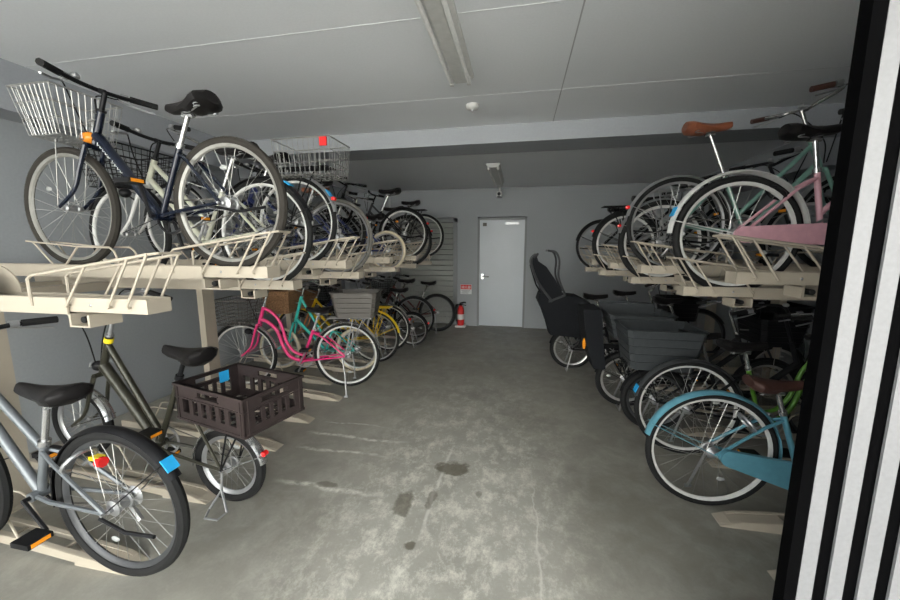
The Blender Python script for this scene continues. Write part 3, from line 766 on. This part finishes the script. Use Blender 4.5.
# ------------------------------------------------------------------ paint colours of the bicycles
mat('navy_paint', (.004, .007, .017), .25); mat('blue_tube', (.03, .14, .30), .3)
mat('brown_tyre', (.030, .027, .023), .8); mat('grey_rim', (.235, .23, .21), .4, .3); mat('silver_blue_paint', (.145, .158, .168), .3, .3)
mat('olive_paint', (.042, .040, .028), .3, .3)
mat('hot_pink', (.62, .03, .16), .3)
mat('pale_pink', (.60, .33, .38), .35)
mat('mint_paint', (.16, .30, .25), .35)
mat('teal_paint', (.03, .42, .36), .35)
mat('yellow_paint', (.62, .42, .01), .35)
mat('orange_paint', (.45, .17, .05), .4)
mat('light_blue_paint', (.11, .30, .38), .3, .15)
mat('green_paint', (.09, .24, .025), .35)
mat('ivory_paint', (.50, .50, .40), .35)
mat('deep_blue', (.02, .03, .12), .3)
mat('dark_red', (.10, .02, .02), .4)
mat('gunmetal', (.05, .052, .055), .4, .3)

B = bike
# --- left, upper
B('bicycle', 'navy blue city bicycle with wire front basket on the upper left rack, nearest', 'L', -1.43, 1.605, 1.345, r=.322, wb=1.0, frame='navy_paint', tyre='brown_tyre', rim='grey_rim', bbx=.41, bbz=.265, stx=.255, stz=.61,
  htx=.715, htz=.80, hbx=.775, hbz=.66, stem=.10, sz=.805, fender=None, stand='up', decal=1, style='mono', single=1, crank='black_plastic', crank_a=-100, bar='flat', hbar='black_plastic', bw=.255,
  fbasket=('wire', 'steel_wire', (.20, .665, .885, .20, .25, .26, .33)), tw=.04, spoke_refl=1, stilt=.12, sl=.26, sw=.19, lamp=2, lampm='amber_glass')
B('bicycle', 'pale ivory framed bicycle half hidden behind the navy one, upper left rack', 'L', -1.565, 2.02, 1.212, r=.33, wb=1.03, frame='ivory_paint', fork='white_enamel', rim='white_enamel', fender='black_plastic', refl=0, sticker='blue_sticker', sta=58, hbar='black_plastic', bar='flat', sz=.84, derail=1,
  fbasket=('mesh', 'black_plastic', (.21, .62, .86, .26, .30, .32, .38)), stand='up', lamp=1)
B('bicycle', 'blue stickered bicycle with tall wire rear basket and red clip, upper left rack', 'L', -1.648, 2.48, 1.31, r=.33, frame='gunmetal', rim='white_enamel', fender='satin_silver', sticker='blue_sticker', sta=36, rack='black_plastic', rkx=(-.30, .14),
  rbasket=('wire', 'steel_wire', (-.16, .645, .88, .40, .26, .44, .29)), rbclip='red_reflector', stand='up', refa=16, derail=1)
B('bicycle', 'dark bicycle with grey tyres and dull rims fourth along the upper left rack', 'L', -1.558, 2.92, 1.205, r=.33, frame='deep_blue', tyre='grey_rubber', rim='satin_silver', fender=None, stand='up', crank='black_plastic', hbar='black_plastic', bar='flat', sz=.82, saddle='black_leather', derail=1)
B('bicycle', 'dark bicycle with black handlebar hidden between grey tyred and cream tyred bicycles', 'L', -1.80, 3.38, 1.31, r=.31, frame='matte_black', fender='black_plastic', hbar='black_plastic', bar='flat', stem=.10, sz=.72, stand='up', saddle='brown_leather', grip='black_rubber')
B('bicycle', "child's blue bicycle with small cream tyres on the upper left rack", 'L', -1.453, 3.84, 1.20, r=.22, wb=.80, frame='deep_blue', tyre='cream_rubber', rim='satin_silver', tw=.034, fender=None, bbx=.30, bbz=.22, stx=.22, stz=.45, htx=.57, htz=.62, hbx=.61, hbz=.50, sz=.60, stem=.10, stand=None, bw=.22)
B('bicycle', 'black city bicycle with raised black saddle on the upper left rack', 'L', -1.41, 4.30, 1.31, r=.31, frame='matte_black', rim='white_enamel', fender='black_plastic', sz=.83, refl=1, stand='up', hbar='black_plastic', wref='orange_reflector')
B('bicycle', 'black bicycle with long flat black rear rack on the upper left rack', 'L', -1.503, 4.76, 1.20, r=.34, frame='matte_black', rim='gunmetal', fender='black_plastic', fw=.034, rack='black_plastic', rkx=(-.26, .22), rkdz=.02, stand='up', sz=.78)
B('bicycle', 'farthest black bicycle with thin white rim on the upper left rack', 'L', -1.405, 5.2, 1.31, r=.315, frame='gunmetal', rim='white_enamel', fender=None, stand='up', hbar='black_plastic', bar='flat')
# --- left, floor
B('bicycle', 'silver blue bicycle with black rear mudguard, nearest on the left floor', 'L', -1.590, 1.07, .078, r=.327, wb=.945, frame='silver_blue_paint', tr=.016, style='diamond', bbx=.425, bbz=.32, stx=.36, stz=.56, htx=.74, htz=.92, hbx=.79, hbz=.80, tw=.045, sz=.80, rim='gunmetal', crank='black_plastic', crank_a=38,
  fender='black_plastic', fa0=28, ffa=150, sticker='blue_sticker', sta=38, stand='up', derail=1, bar='flat', bw=.30, hbar='black_plastic', stem=.08, sl=.30, sw=.17, refl=0, srefl=1, sth=.075, gz=-.05, lock='satin_silver')
B('bicycle', 'olive small wheeled bicycle carrying a brown crate, left floor', 'L', -1.585, 1.61, .02, pitch=.055, r=.222, wb=1.03, frame='olive_paint', rim='satin_silver', sth=.095, style='mono', stays='olive_paint', tr=.016, bbx=.47, bbz=.27, stx=.305, stz=.70, htx=.765, htz=.89, hbx=.835, hbz=.68, stem=.12, tw=.05, sz=.86, fender='chrome', fw=.03, sl=.28, sw=.20,
  bar='high', hbar='satin_silver', bw=.24, hrefl='yellow_reflector', stand='loop', rack='black_plastic', rkx=(-.24, .16), rkdz=.075, refa=14, fz=.10, rf=.222, post='black_plastic', lamp=2, gz=0)
B('bicycle', 'hot pink curved frame bicycle with grey rear basket, left floor', 'L', -1.675, 3.24, .06, yaw=.19, r=.33, wb=1.03, frame='hot_pink', style='curvy', tr=.015, rim='white_enamel', bbx=.45, bbz=.27, stx=.32, stz=.60, htx=.80, htz=.82, hbx=.85, hbz=.67, stem=.16, sz=.80, fender='chrome', stand='side',
  rack='satin_silver', rbasket=('solid', 'grey_plastic', (-.12, .73, .97, .36, .26, .44, .32)), rblabel='grey plastic rear basket', fbasket=('mesh', 'grey_rubber', (.24, .66, .90, .27, .30, .34, .36)), refl=0, saddle='white_sticker' if 0 else 'black_leather', gz=-.055)
B('bicycle', 'teal bicycle with brown wicker front basket and cream tyres, left floor', 'L', -1.80, 3.72, .05, yaw=.1, r=.25, wb=.92, frame='teal_paint', tyre='cream_rubber', tw=.036, bbx=.37, bbz=.24, stx=.27, stz=.50, htx=.62, htz=.86, hbx=.71, hbz=.58, stem=.10, sz=.64, fender=None, fbasket=('wicker', 'wicker_brown', (.22, .68, .93, .26, .32, .32, .40)), stand='side', gz=-.04)
B('bicycle', 'yellow bicycle with yellow rear rack and mudguard, left floor', 'L', -1.76, 4.14, .02, r=.33, frame='yellow_paint', fork='orange_paint', fender='yellow_paint', rack='yellow_paint', rkx=(-.22, .16), fbasket=('wicker', 'wicker_brown', (.22, .68, .90, .26, .30, .32, .36)), saddle='brown_leather', stand='double', refl=0, sz=.74)
B('bicycle', 'dark bicycle with bright white rims behind the yellow bicycle', 'L', -1.77, 4.62, .03, r=.33, frame='deep_blue', rim='white_enamel', fender='chrome', fbasket=('mesh', 'black_plastic', (.21, .66, .90, .26, .30, .32, .38)), stand='side', hbar='chrome', sz=.84)
B('bicycle', 'black small wheeled bicycle with silver rims far along the left floor', 'L', -1.54, 5.02, .01, r=.25, wb=.98, frame='matte_black', fender='black_plastic', bbz=.26, stz=.62, stx=.28, htz=.8, sz=.84, stand='double', gz=0)
B('bicycle', 'black bicycle with black saddle, second from the back on the left floor', 'L', -1.62, 5.42, .03, r=.33, frame='matte_black', rim='satin_silver', fender='black_plastic', sz=.92, stand='side')
B('bicycle', 'dark red bicycle with grey tyres nearest the louvred door', 'L', -1.39, 6.03, .0, r=.335, frame='dark_red', tyre='black_rubber', rim='gunmetal', fender=None, sz=.86, stand='side', fbasket=('mesh', 'black_plastic', (.21, .66, .88, .26, .30, .32, .36)), tw=.045)
# --- right, upper
B('bicycle', 'pale pink bicycle with chain case and red reflector, upper right rack', 'R', 1.228, 2.40, 1.19, r=.335, wb=1.06, frame='pale_pink', case='pale_pink', rim='white_enamel', fender='white_enamel', sticker='blue_sticker', sta=22, fa0=2, bbx=.42, bbz=.335, stx=.36, stz=.68, htx=.80, htz=.92, hbx=.86, hbz=.78, ccr=.06, sz=.90, tw=.042, fw=.033, fgap=.03,
  stem=.12, stand='double' if 0 else 'up', refl=0, lock='black_plastic', hbar='satin_silver', derail=0)
B('bicycle', 'mint green bicycle with tan brown saddle, upper right rack', 'R', 1.08, 2.85, 1.278, r=.33, wb=1.02, frame='mint_paint', rim='satin_silver', fender='satin_silver', saddle='brown_leather', stz=.66, sz=.985, sl=.28, sw=.21, bar='north', grip='dark_brown_leather', stem=.20, htz=.86, hbz=.70, stand='up', rack=None, derail=1, post='chrome')
B('bicycle', 'bicycle with wide black tyres and short silver rear rack, upper right rack', 'R', 1.15, 3.30, 1.165, r=.338, frame='gunmetal', rim='white_enamel', tw=.05, fender='satin_silver', fw=.034, rack='satin_silver', rkx=(-.14, .22), rkdz=.02, stand='up', sz=.83, hbar='black_plastic', derail=1)
B('bicycle', 'black bicycle with small black rear rack, second from the back, upper right rack', 'R', 1.104, 4.2, 1.165, r=.335, frame='matte_black', rim='white_enamel', tw=.05, fender='black_plastic', fw=.034, rack='black_plastic', rkx=(-.24, .16), stand='up', refl=1, sz=.8)
B('bicycle', 'farthest black bicycle with thin rims on the upper right rack', 'R', 1.063, 5.1, 1.15, r=.33, frame='matte_black', rim='satin_silver', fender='black_plastic', stand='up', refl=0, sz=.8)
# --- right, floor
B('bicycle', 'light blue city bicycle with blue chain case and brown saddle, nearest right floor', 'R', 1.07, 2.11, .0, yaw=.02, r=.335, wb=1.06, frame='light_blue_paint', case='light_blue_paint', fender='light_blue_paint', fw=.031, rim='white_enamel', bbx=.44, bbz=.25, stx=.33, stz=.58, htx=.78, htz=.80, ccr=.085, ccx=.06, sz=.745, saddle='dark_brown_leather', sl=.26, sw=.19,
  stand='double' if 0 else 'side', gz=0, refl=0, lock='satin_silver', tw=.036, crank_a=-5)
B('bicycle', 'green framed bicycle with white rims beside the light blue bicycle', 'R', 1.15, 2.60, .03, r=.335, frame='green_paint', style='curvy', stays='matte_black', rim='white_enamel', fender='gunmetal', sticker='blue_sticker', sta=20, bbx=.44, bbz=.28, stx=.34, stz=.64, htx=.80, htz=.80, sz=.80, stand='side', saddle='black_leather', refl=0, tr=.013)
B('bicycle', 'black small wheeled bicycle with large slate grey rear basket behind the green one', 'R', 1.08, 2.97, .005, r=.256, wb=1.12, frame='matte_black', style='low', tw=.05, fender='black_plastic', rim='gunmetal', bbx=.46, bbz=.26, stz=.55, stx=.36, htx=.88, htz=.76, hbx=.94, hbz=.58, stem=.2, sz=.80,
  rack='black_plastic', rbasket=('solid', 'slate_plastic', (-.02, .545, .85, .43, .34, .53, .42)), rblabel='large slate grey plastic rear basket', stand='double', gz=0, refl=0, hbar='black_plastic')
B('bicycle', 'black small wheeled bicycle with black rear bag and orange reflector, right floor', 'R', .972, 3.40, .005, r=.256, wb=1.12, frame='matte_black', style='low', tw=.05, fender='black_plastic', rim='rim_silver', bbx=.46, bbz=.26, stz=.55, stx=.34, htx=.86, htz=.72, hbx=.92, hbz=.56, stem=.2, sz=.74,
  rack='black_plastic', rbasket=('solid', 'slate_plastic', (.06, .66, .88, .40, .32, .52, .40)), rblabel='slate grey plastic rear basket with raised rim', stand='double', gz=0, reflm='orange_reflector', refl=0, fbasket=('solid', 'black_plastic', (.24, .66, .88, .28, .34, .34, .40)))
B('bicycle', 'black electric bicycle between the rear bag and child seat bicycles', 'R', 1.35, 3.92, .02, r=.256, wb=1.12, frame='gunmetal', style='low', tw=.05, fender='black_plastic', sz=.92, rack='black_plastic', stand='double', stem=.22, gz=0, fbasket=('solid', 'black_plastic', (.24, .66, .90, .28, .34, .34, .40)))
cb = B('bicycle', 'black electric bicycle with hooded rear child seat, right floor', 'R', .64, 4.42, .0, r=.252, wb=1.14, frame='matte_black', style='low', tw=.05, fender='black_plastic', rim='rim_silver', bbx=.46, bbz=.26, stz=.55, stx=.36, htx=.88, htz=.76, hbx=.94, hbz=.58, stem=.22, sz=.90, rack='black_plastic', stand='double', gz=0, refl=0, bar='high', fbasket=('solid', 'black_plastic', (.24, .66, .90, .28, .34, .34, .40)))
B('bicycle', 'black bicycle nearest the back wall on the right floor', 'R', 1.2, 5.0, .02, r=.33, frame='matte_black', rim='gunmetal', fender='black_plastic', stand='side', sz=.86)

# hidden bike's partial: slate basket bike cover + reflector
sb = [o for o in bpy.data.objects if o.get('label', '').startswith('black small wheeled bicycle with black rear bag')][0]
m = MB(); m.loft([[(-.30, y*.8, .38) for y in (-.17, .17)]+[(-.20, y*.8, .38) for y in (.17, -.17)], [(-.38, y, .62) for y in (-.18, .18)]+[(-.24, y, .62) for y in (.18, -.18)], [(-.42, y, .92) for y in (-.18, .18)]+[(-.27, y, .92) for y in (.18, -.18)]])
cv = m.build('black_bag', 'fabric_black', sb)
MB().sphere((-.385, -.10, .60), .035, (.5, .9, 1.5)).build('bag_reflector', 'orange_reflector', cv, label='orange reflector')
sb2 = MB(); solid_basket(sb2, -.02, .30, .66, .93, .42, .30, .54, .38) if 0 else None
# lid frame standing behind the slate basket
m = MB(); m.tube([(-.22, .16, .86), (-.22, .19, .93), (.02, .19, .95), (.26, .19, .93), (.26, .16, .86)], .010, 6); m.box(-.22, .26, .185, .195, .84, .93); m.build('basket_lid', 'slate_plastic', sb)

# child seat on the electric bicycle (bolted to its rack: a part)
def child_seat(root):
    # local: +x forward.  back rest rises backwards over the rear wheel
    secs = []
    for (x0, x1, z, w) in ((-.26, .14, .44, .15), (-.30, .20, .58, .18), (-.36, .22, .74, .19), (-.42, .16, .86, .19), (-.40, .02, .93, .17)):
        secs.append([(x0, -w, z), (x1, -w*.9, z-.03), (x1+.02, 0, z-.04), (x1, w*.9, z-.03), (x0, w, z), (x0-.02, 0, z)])
    o = MB().loft(secs).build('child_seat', 'fabric_black', root, label='black padded child seat shell')
    b = MB(); bs = []
    for (x, z, w, th) in ((-.30, .86, .16, .07), (-.36, 1.00, .17, .07), (-.42, 1.15, .17, .08), (-.46, 1.26, .16, .08), (-.47, 1.33, .12, .05)):
        bs.append([(x-th/2, -w*.8, z), (x+th/2, -w, z+.01), (x+th/2+.01, 0, z+.01), (x+th/2, w, z+.01), (x-th/2, w*.8, z), (x-th/2-.015, 0, z)])
    b.loft(bs); b.build('seat_back', 'grey_fabric', o)
    h = MB()
    for y in (-.185, .185):
        h.tube(curve([(-.26, y, .84), (-.42, y, 1.05), (-.50, y, 1.24), (-.50, y*.9, 1.33), (-.44, y*.9, 1.38)], 5), .014, 8)
        h.tube(curve([(-.12, y, .92), (-.20, y, 1.12), (-.20, y, 1.30), (-.24, y, 1.40), (-.32, y*.9, 1.42)], 5), .012, 8)
        h.tube([(-.12, y, .92), (-.30, y, .84)], .012, 8)
    h.tube([(-.44, -.17, 1.38), (-.44, .17, 1.38)], .013, 8); h.tube([(-.32, -.17, 1.42), (-.32, .17, 1.42)], .013, 8)
    h.build('hood_frame', 'gunmetal', o)
    MB().loft([[(-.44, -.16, 1.37), (-.44, .16, 1.37), (-.43, .16, 1.375), (-.43, -.16, 1.375)], [(-.52, -.17, 1.24), (-.52, .17, 1.24), (-.505, .17, 1.24), (-.505, -.17, 1.24)], [(-.45, -.18, 1.02), (-.45, .18, 1.02), (-.435, .18, 1.02), (-.435, -.18, 1.02)], [(-.36, -.18, .88), (-.36, .18, .88), (-.345, .18, .88), (-.345, -.18, .88)]]).build('hood_cover', 'fabric_black', o)
    for y in (-.185, .178):
        MB().prism([(-.26, .84), (-.42, 1.05), (-.50, 1.24), (-.49, 1.34), (-.34, 1.24), (-.24, 1.10), (-.14, .92)], y, y+.007).build('side_cloth', 'fabric_black', o, False)
    for y in (-.15, .15): MB().loft([[(.02, y-.05, .70), (.16, y-.05, .68), (.16, y+.05, .68), (.02, y+.05, .70)], [(.08, y-.05, .40), (.18, y-.05, .38), (.18, y+.05, .38), (.08, y+.05, .40)], [(.06, y-.06, .33), (.26, y-.06, .31), (.26, y+.06, .31), (.06, y+.06, .33)]]).build('leg_guard', 'fabric_black', o)
    return o
child_seat(cb)

# ------------------------------------------------------------------ crate
def crate():
    t = thing('plastic_crate', 'dark brown slotted plastic crate resting on the olive bicycle rack', 'crate', (-1.406, 1.547, .590), (0, 0, 0))
    t.rotation_euler = (0, 0, rad(-13.5))
    W, D, H, th = .51, .34, .19, .010
    # each wall: solid with slots. build from bars
    m = MB()
    def wall(P, u, ln, n_out):
        # P origin corner, u along, z up
        def q(a0, a1, z0, z1, t0=0, t1=th):
            pts = []
            for a in (a0, a1):
                for tt in (t0, t1):
                    for z in (z0, z1): p = P+u*a+n_out*(-tt)+Vector((0, 0, z)); pts.append(p)
            m.add(pts, [(0, 1, 3, 2), (4, 6, 7, 5), (0, 4, 5, 1), (2, 3, 7, 6), (0, 2, 6, 4), (1, 5, 7, 3)])
        q(0, ln, 0, .045); q(0, ln, .125, .142); q(0, ln, .172, H)
        n = 6 if ln > .4 else 5; c = .055
        q(0, c, .045, .125); q(ln-c, ln, .045, .125)
        sp = (ln-2*c)/n
        for k in range(1, n): q(c+sp*k-sp*.22, c+sp*k+sp*.22, .045, .125)
        hw = .075; q(0, ln/2-hw, .142, .172); q(ln/2+hw, ln, .142, .172)
        q(-.006, ln+.006, H-.012, H, -.008, th); q(-.002, ln+.002, 0, .012, -.004, th); q(0, ln, .118, .124, -.004, 0)
        q(.02, .028, .01, H, -.005, 0); q(ln-.028, ln-.02, .01, H, -.005, 0)
        q(ln/2-hw-.01, ln/2+hw+.01, .170, .176, -.006, 0); q(ln/2-hw-.01, ln/2+hw+.01, .138, .143, -.006, 0)
    a, b = W/2, D/2
    wall(Vector((-a, -b, 0)), Vector((1, 0, 0)), W, Vector((0, -1, 0))); wall(Vector((a, b, 0)), Vector((-1, 0, 0)), W, Vector((0, 1, 0)))
    wall(Vector((a, -b, 0)), Vector((0, 1, 0)), D, Vector((1, 0, 0))); wall(Vector((-a, b, 0)), Vector((0, -1, 0)), D, Vector((-1, 0, 0)))
    m.build('crate_walls', 'crate_brown', t, False)
    m = MB()
    for k in range(10): x = -a+.01+(W-.02)*k/9; m.box(x-.006, x+.006, -b, b, 0, .008)
    for k in range(8): y = -b+.01+(D-.02)*k/7; m.box(-a, a, y-.006, y+.006, 0, .008)
    m.build('crate_base', 'crate_brown', t, False)
    MB().box(-a+th, -a+th+.0015, b-.12, b-.065, .11, .172).build('blue_sticker', 'blue_sticker', t, False)
    return t
crate()

# ------------------------------------------------------------------ gate
t = thing('sliding_gate', 'black gate with vertical silver slats at the right of the entrance', 'gate', (.650, .90, 0))
MB().box(0, .025, 0, .032, .03, 2.42).build('edge_post', 'gate_black', t, False)
m = MB()
for k in range(15): x = .026+k*.0597; m.box(x, x+.031, .0, .006, .06, 2.40)
m.build('slats', 'gate_silver', t, False)
m = MB().box(.025, .93, .007, .032, .03, 2.42).box(.93, .97, 0, .032, .03, 2.42).box(.0, .97, 0.0, .032, .02, .06).box(0, .97, 0, .032, 2.40, 2.45)
m.build('backing_panel', 'gate_black', t, False)
m = MB()
for x in (.12, .82): m.tube([(x, .015, .02), (x, .035, .02)], .02, 12)
m.build('roller', 'gate_black', t)

# ------------------------------------------------------------------ outside, unseen: paving and wall put in to bounce daylight indoors
struct('ground', MB().box(-9, 9, -9, Y0, -.12, -.005), 'asphalt', 'grey paving outside the entrance', 'ground')

struct('wall_bounce', MB().box(-9, 9, -9.3, -9, -.12, 5), 'bounce_wall_paint', 'unseen pale wall added behind the viewer to reflect sunlight indoors', 'wall')
# ------------------------------------------------------------------ light and camera
w = bpy.data.worlds.new('sky'); bpy.context.scene.world = w; w.use_nodes = True
nt = w.node_tree; bg = nt.nodes['Background']; bg.inputs['Color'].default_value = (.90, .95, 1, 1); bg.inputs['Strength'].default_value = .55
sl = bpy.data.lights.new('sun', 'SUN'); sl.energy = 5; sl.angle = rad(1); sl.color = (1, .96, .90)
so_ = bpy.data.objects.new('sun', sl); C.objects.link(so_); so_.rotation_euler = (rad(-58), 0, rad(-10)); so_.location = (0, 2, 6)
pl = bpy.data.lights.new('entrance_portal', 'AREA'); pl.shape = 'RECTANGLE'; pl.size = 6.4; pl.size_y = 2.65; pl.cycles.is_portal = True
po = bpy.data.objects.new('entrance_portal', pl); C.objects.link(po); po.location = (-.225, Y0-.1, 1.3); po.rotation_euler = (pi/2, 0, 0)  # faces +Y

sc = bpy.context.scene
cd = bpy.data.cameras.new('camera'); cam = bpy.data.objects.new('camera', cd); C.objects.link(cam); sc.camera = cam
cd.sensor_width = 36; cd.lens = 14.4; cd.clip_start = .02
Rm = ((0.98198104, -0.02701665, -0.18703835), (0.18897948, 0.14038476, 0.97189448), (0, 0.98972836, -0.14296076))
M = Matrix(((Rm[0][0], Rm[0][1], -Rm[0][2], 0), (Rm[1][0], Rm[1][1], -Rm[1][2], 0), (Rm[2][0], Rm[2][1], -Rm[2][2], 1.45), (0, 0, 0, 1)))
cam.matrix_world = M
vs = sc.view_settings; vs.view_transform = 'Standard'; vs.look = 'None'; vs.gamma = 1; vs.exposure = 3.4; vs.use_curve_mapping = False
